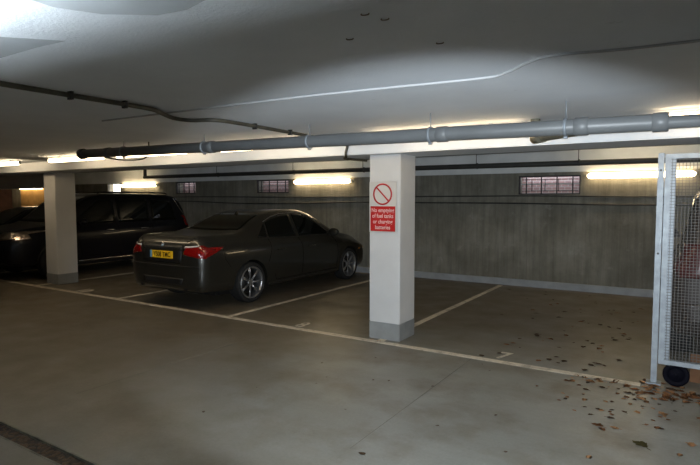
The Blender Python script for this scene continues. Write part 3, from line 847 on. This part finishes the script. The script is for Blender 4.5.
def estate(loc, rz, paint, label, trim='chrome', rimm=None, red='redlens'):
    """tall boxy off-roader / people carrier"""
    r = thing('off_road_car', label, 'car', loc, rz)
    K = [(0.00, .74, .42, .92, .72, 1.02, .66),
         (0.03, .84, .36, 1.02, .79, 1.20, .68),
         (0.10, .90, .32, 1.06, .84, 1.42, .69),
         (0.22, .935, .30, 1.07, .86, 1.62, .70),
         (0.38, .945, .29, 1.07, .865, 1.73, .70),
         (0.70, .95, .28, 1.065, .87, 1.765, .71),
         (1.40, .95, .27, 1.055, .87, 1.785, .71),
         (2.20, .95, .27, 1.045, .87, 1.785, .71),
         (2.60, .95, .27, 1.04, .865, 1.755, .71),
         (2.90, .95, .27, 1.035, .86, 1.63, .72),
         (3.20, .95, .27, 1.03, .855, 1.40, .74),
         (3.45, .948, .28, 1.02, .85, 1.19, .76),
         (3.62, .945, .29, 1.01, .84, 1.12, .77),
         (3.95, .935, .30, .99, .82, 1.07, .74),
         (4.22, .90, .31, .95, .79, 1.02, .69),
         (4.40, .82, .33, .88, .71, .95, .61),
         (4.50, .70, .38, .78, .60, .84, .50)]
    WR = [(.82, .35), (3.56, .35)]
    bm = body_mesh(K); bvh = BVHTree.FromBMesh(bm)
    cut_wheels(bm, paint, r, WR, .40, .95)
    for sx in (-1, 1):
        for y, _ in WR: wheel(r, sx*.825, y, .35, .235, sx, .235, 10, rimm or M['trimblack'], False)
    for sd in ('R', 'L'):
        sg = 1 if sd == 'R' else -1
        obj('rear_quarter_window', surf_patch(bvh, sd, [(.42, 1.13), (1.16, 1.12)], [(.56, 1.60), (1.16, 1.655)], 12, 8, .004), M['glass'], r)
        obj('side_window', surf_patch(bvh, sd, [(1.24, 1.12), (2.08, 1.11)], [(1.24, 1.66), (2.08, 1.66)], 12, 8, .004), M['glass'], r)
        obj('side_window', surf_patch(bvh, sd, [(2.16, 1.11), (3.20, 1.10)], [(2.16, 1.66), (2.50, 1.64), (3.16, 1.16)], 18, 8, .004), M['glass'], r)
        obj('pillar_trim', surf_strip(bvh, sd, [(.42, 1.66), (.26, 1.40), (.14, 1.22)], .010, .004), M[trim], r)
        obj('sill_strip', surf_strip(bvh, sd, [(1.28, .325), (3.10, .325)], .014, .006), M[trim], r)
        for q in ([(2.12, 1.06), (2.12, .42), (3.02, .42), (3.10, .8), (3.12, 1.05)], [(1.20, 1.06), (1.22, .80), (1.32, .60), (1.34, .42), (2.12, .42)]):
            obj('door_seam', surf_strip(bvh, sd, q, .0035), M['seam'], r)
        for y in (1.34, 2.24):
            l, nn = hit(bvh, sd, y+.1, .95); bm = bmesh.new()
            add_tube(bm, smooth_path([l+Vector((0, -.1, 0))-nn*.003, l+Vector((0, -.08, 0))+nn*.028, l+Vector((0, .08, 0))+nn*.028, l+Vector((0, .1, 0))-nn*.003], 4), .012, 8)
            obj('door_handle', bm, M[trim], r)
        bm = bmesh.new(); add_tube(bm, smooth_path([(sg*.66, .6, 1.74), (sg*.665, .75, 1.80), (sg*.665, 2.3, 1.81), (sg*.66, 2.45, 1.77)], 5), .013, 8); obj('roof_rail', bm, M['trimblack'], r)
        mirror_part(r, sg*.88, 3.0, 1.16, sg, paint)
        hl = obj('headlamp', surf_patch(bvh, 'F', [(sg*.46, .82), (sg*.82, .85)], [(sg*.44, .97), (sg*.86, 1.01)], 14, 6, .008), M['clearlens'], r)
        obj('headlamp_return', surf_patch(bvh, sd, [(4.06, .85), (4.38, .82)], [(4.10, .97), (4.36, .95)], 8, 5, .006), M['clearlens'], hl)
        obj('tail_lamp', surf_patch(bvh, 'B', [(sg*.66, .90), (sg*.86, .90)], [(sg*.66, 1.22), (sg*.82, 1.22)], 8, 8, .008), M[red], r)
        obj('tail_lamp_return', surf_patch(bvh, sd, [(.06, .95), (.18, .98)], [(.08, 1.12), (.20, 1.12)], 6, 6, .006), M[red], r)
        obj('wheel_arch_trim', surf_strip(bvh, sd, [(3.56+.405*math.cos(a), .35+.405*math.sin(a)) for a in [i*PI/12 for i in range(13)]], .012, .0, 2), M['trimblack'], r)
    obj('rear_window', surf_patch(bvh, 'B', [(-.66, 1.12), (.66, 1.12)], [(-.60, 1.60), (.60, 1.60)], 16, 8, .005), M['glass'], r)
    obj('windscreen', surf_patch(bvh, 'F', [(-.74, 1.16), (.74, 1.16)], [(-.64, 1.70), (.64, 1.70)], 16, 8, .005), M['glass'], r)
    obj('air_intake_grille', surf_patch(bvh, 'F', [(-.38, .66), (.38, .66)], [(-.40, .84), (.40, .84)], 12, 5, .006), M['trimblack'], r)
    obj('rear_bumper', surf_patch(bvh, 'B', [(-.80, .46), (.80, .46)], [(-.84, .66), (.84, .66)], 18, 5, .03), paint, r)
    obj('tailgate_strip', surf_strip(bvh, 'B', [(-.5, 1.02), (.5, 1.02)], .012, .006), M[trim], r)
    bm = bmesh.new(); add_box(bm, -.64, .64, .4, 4.1, .2, .6, .02); obj('underbody', bm, M['trimblack'], r)
    return r

saloon((-6.725, 5.29, 0), 0, M['bmw'], 'dark grey four door saloon parked nose in, yellow rear plate showing')
estate((-11.95, 9.63, 0), PI, M['black'], 'tall black off-road car parked nose out behind the unsigned column')
saloon((-14.35, 9.85, 0), PI, M['black'], 'low black saloon beyond the tall black car, at the left edge', full=False)
estate((.80, 5.95, 0), 0, M['maroon'], 'dark brown car standing behind the mesh gate', trim='trimblack', red='dimred')

# ------------------------------------------------------------------ fallen leaves
random.seed(11)
def leaf_mesh(seed, lobed=False):
    rnd = random.Random(seed); bm = bmesh.new(); n = 9; L, R_ = [], []
    c = []
    curl = rnd.uniform(.1, .35)
    for i in range(n+1):
        t = i/n
        w = math.sin(PI*t**.8)*.36*(1+(.35*math.sin(t*17+seed) if lobed else .10*rnd.uniform(-1, 1)))
        z = curl*(t-.5)**2*.5+.02
        x = .08*math.sin(t*3+seed)
        c.append(bm.verts.new((x, t-.5, z)))
        L.append(bm.verts.new((x-w, t-.5+.04, z+curl*w*.8+.02*rnd.random()))); R_.append(bm.verts.new((x+w, t-.5+.04, z+curl*w*.6+.03*rnd.random())))
    for i in range(n):
        for a, b in ((L, c), (c, R_)):
            f = bm.faces.new((a[i], b[i], b[i+1], a[i+1])); f.smooth = True
    r = bmesh.ops.solidify(bm, geom=bm.faces[:], thickness=.02)
    add_tube(bm, [(0, -.5, .03), (.02, -.75, .02)], .015, 5)
    return bm
protos = {}
for mn in ('leaf', 'leaf2', 'leaf3', 'olive'):
    for k in range(3):
        bm = leaf_mesh(k*3+1, k == 2)
        bmesh.ops.recalc_face_normals(bm, faces=bm.faces[:])
        me = bpy.data.meshes.new('fallen_leaf'); bm.to_mesh(me); bm.free(); me.materials.append(M[mn]); protos[mn, k] = me
def leaf(x, y, s, mn, k, label, group=None, rz=None, sx=1):
    o = bpy.data.objects.new('fallen_leaf', protos[mn, k]); C.objects.link(o)
    zmin = min(v.co.z for v in protos[mn, k].vertices)
    o.location = (x, y, .0005-zmin*s); o.scale = (s*sx, s, s); o.rotation_euler = (0, 0, rz if rz is not None else random.uniform(0, 6.28))
    tag(o, label, 'leaf', group); return o
leaf(-.215, 3.985, .11, 'olive', 2, 'large curled olive leaf lying alone in the lower right foreground', rz=.9)
leaf(-.21, 4.03, .05, 'olive', 1, 'smaller olive leaf touching the large olive one')
leaf(-.71, 5.76, .10, 'leaf3', 1, 'long dark leaf inside the bay just left of the gate post', rz=1.45, sx=.55)
leaf(-.50, 4.17, .085, 'leaf', 2, 'brown leaf of the pair lying before the floor line, the left one', rz=1.3)
leaf(-.46, 4.12, .06, 'leaf', 0, 'small brown leaf against the left leaf of the pair')
leaf(-.39, 4.19, .065, 'leaf2', 1, 'tan leaf of the pair lying before the floor line, the right one', rz=1.5)
leaf(-.11, 4.66, .085, 'leaf2', 2, 'orange tan leaf on the floor in front of the castor wheel', rz=.4)
leaf(-.48, 3.62, .055, 'leaf2', 0, 'tan leaf at the bottom edge of the photo, right of centre')
leaf(.08, 4.17, .08, 'leaf2', 2, 'tan leaf at the lower right edge of the photo')
leaf(.01, 3.96, .05, 'leaf2', 1, 'tan leaf in the lower right corner')
leaf(-1.73, 2.88, .055, 'leaf3', 0, 'dark leaf alone near the bottom middle of the photo', rz=1.2)
leaf(-3.12, 2.81, .035, 'leaf3', 0, 'tiny dark leaf alone on the left open floor')
for k in range(5):
    leaf(-3.02+.05*random.uniform(-2, 2), 5.36+.02*random.uniform(-1, 1), random.uniform(.035, .06), 'leaf2', k % 3, 'pale dry leaf at the foot of the signed column', 'leaves at the foot of the signed column')
for k in range(80):   # drift at the gate foot
    leaf(random.gauss(-.02, .28), 5.20+abs(random.gauss(0, .13))*random.choice((-1, 1)), random.uniform(.05, .10), random.choice(('leaf', 'leaf2', 'leaf', 'leaf2', 'leaf3')), random.randrange(3),
         'dry leaf in the drift along the foot of the mesh gate', 'leaves drifted along the gate')
for k in range(75):   # scattered before the line
    x = min(1.0, random.gauss(-.42, .32)); y = random.uniform(4.35, 5.3)
    leaf(x, y, random.choice((.02, .035, .045, .06)), random.choice(('leaf', 'leaf3', 'leaf2', 'leaf3')), random.randrange(3), 'small leaf scattered on the floor in front of the gate post', 'small leaves before the floor line')
for k in range(75):   # inside the empty bay
    x = -.5 - abs(random.gauss(0, .95)); y = random.uniform(5.4, 9.9)
    if x < -2.6 and y < 6.1: continue
    leaf(x, y, random.choice((.03, .045, .06, .075)), random.choice(('leaf', 'leaf3', 'leaf3')), random.randrange(3), 'small brown leaf scattered inside the empty bay', 'leaves inside the empty bay')
for k in range(14):
    leaf(random.uniform(-3.4, -.9), random.uniform(3.4, 5.2), random.choice((.02, .03)), 'leaf3', k % 3, 'tiny dark leaf on the open floor right of centre', 'tiny leaves on the open floor')

# ------------------------------------------------------------------ light
def area(name, loc, rot, sx, sy, p, col):
    l = bpy.data.lights.new(name, 'AREA'); l.shape = 'RECTANGLE'; l.size = sx; l.size_y = sy; l.energy = p; l.color = col
    o = bpy.data.objects.new(name, l); C.objects.link(o); o.location = loc; o.rotation_euler = rot; return o
area('entrance_daylight', ((EX0+EX1)/2, YB+.02, EZ/2), (math.radians(90), 0, PI), EX1-EX0, EZ, 190, (.80, .90, 1.0))
l = bpy.data.lights.new('camera_flash', 'SPOT'); l.energy = 760; l.spot_size = math.radians(47.6); l.spot_blend = .28; l.shadow_soft_size = .03; l.color = (.84, .93, 1)
o = bpy.data.objects.new('camera_flash', l); C.objects.link(o); o.location = (0.0, -.02, 1.66); o.rotation_euler = (math.radians(90-8.7), 0, math.radians(22.7)); o.scale = (1.78, 1, 1)
w = bpy.data.worlds.new('world'); bpy.context.scene.world = w; w.use_nodes = True
w.node_tree.nodes['Background'].inputs['Color'].default_value = (.5, .6, .75, 1)
w.node_tree.nodes['Background'].inputs['Strength'].default_value = .4

for i, (a, b) in enumerate(WIN[1:]):
    area('light_well_daylight', ((a+b)/2, YF+.17, WZ[i+1][1]-.003), (0, 0, 0), b-a-.1, .12, (.8, .8, 1.8)[i], (.85, .9, 1.0))
# ------------------------------------------------------------------ camera
cd = bpy.data.cameras.new('camera'); cam = bpy.data.objects.new('camera', cd); C.objects.link(cam)
cam.location = (0, 0, 1.65); cam.rotation_euler = (math.radians(90-3.6), 0, math.radians(32.3))
cd.sensor_width = 36; cd.lens = 533/700*36; cd.clip_start = .05
sc = bpy.context.scene; sc.camera = cam
vs = sc.view_settings; vs.view_transform = 'Standard'; vs.look = 'None'; vs.gamma = 1; vs.exposure = 0.0; vs.use_curve_mapping = False
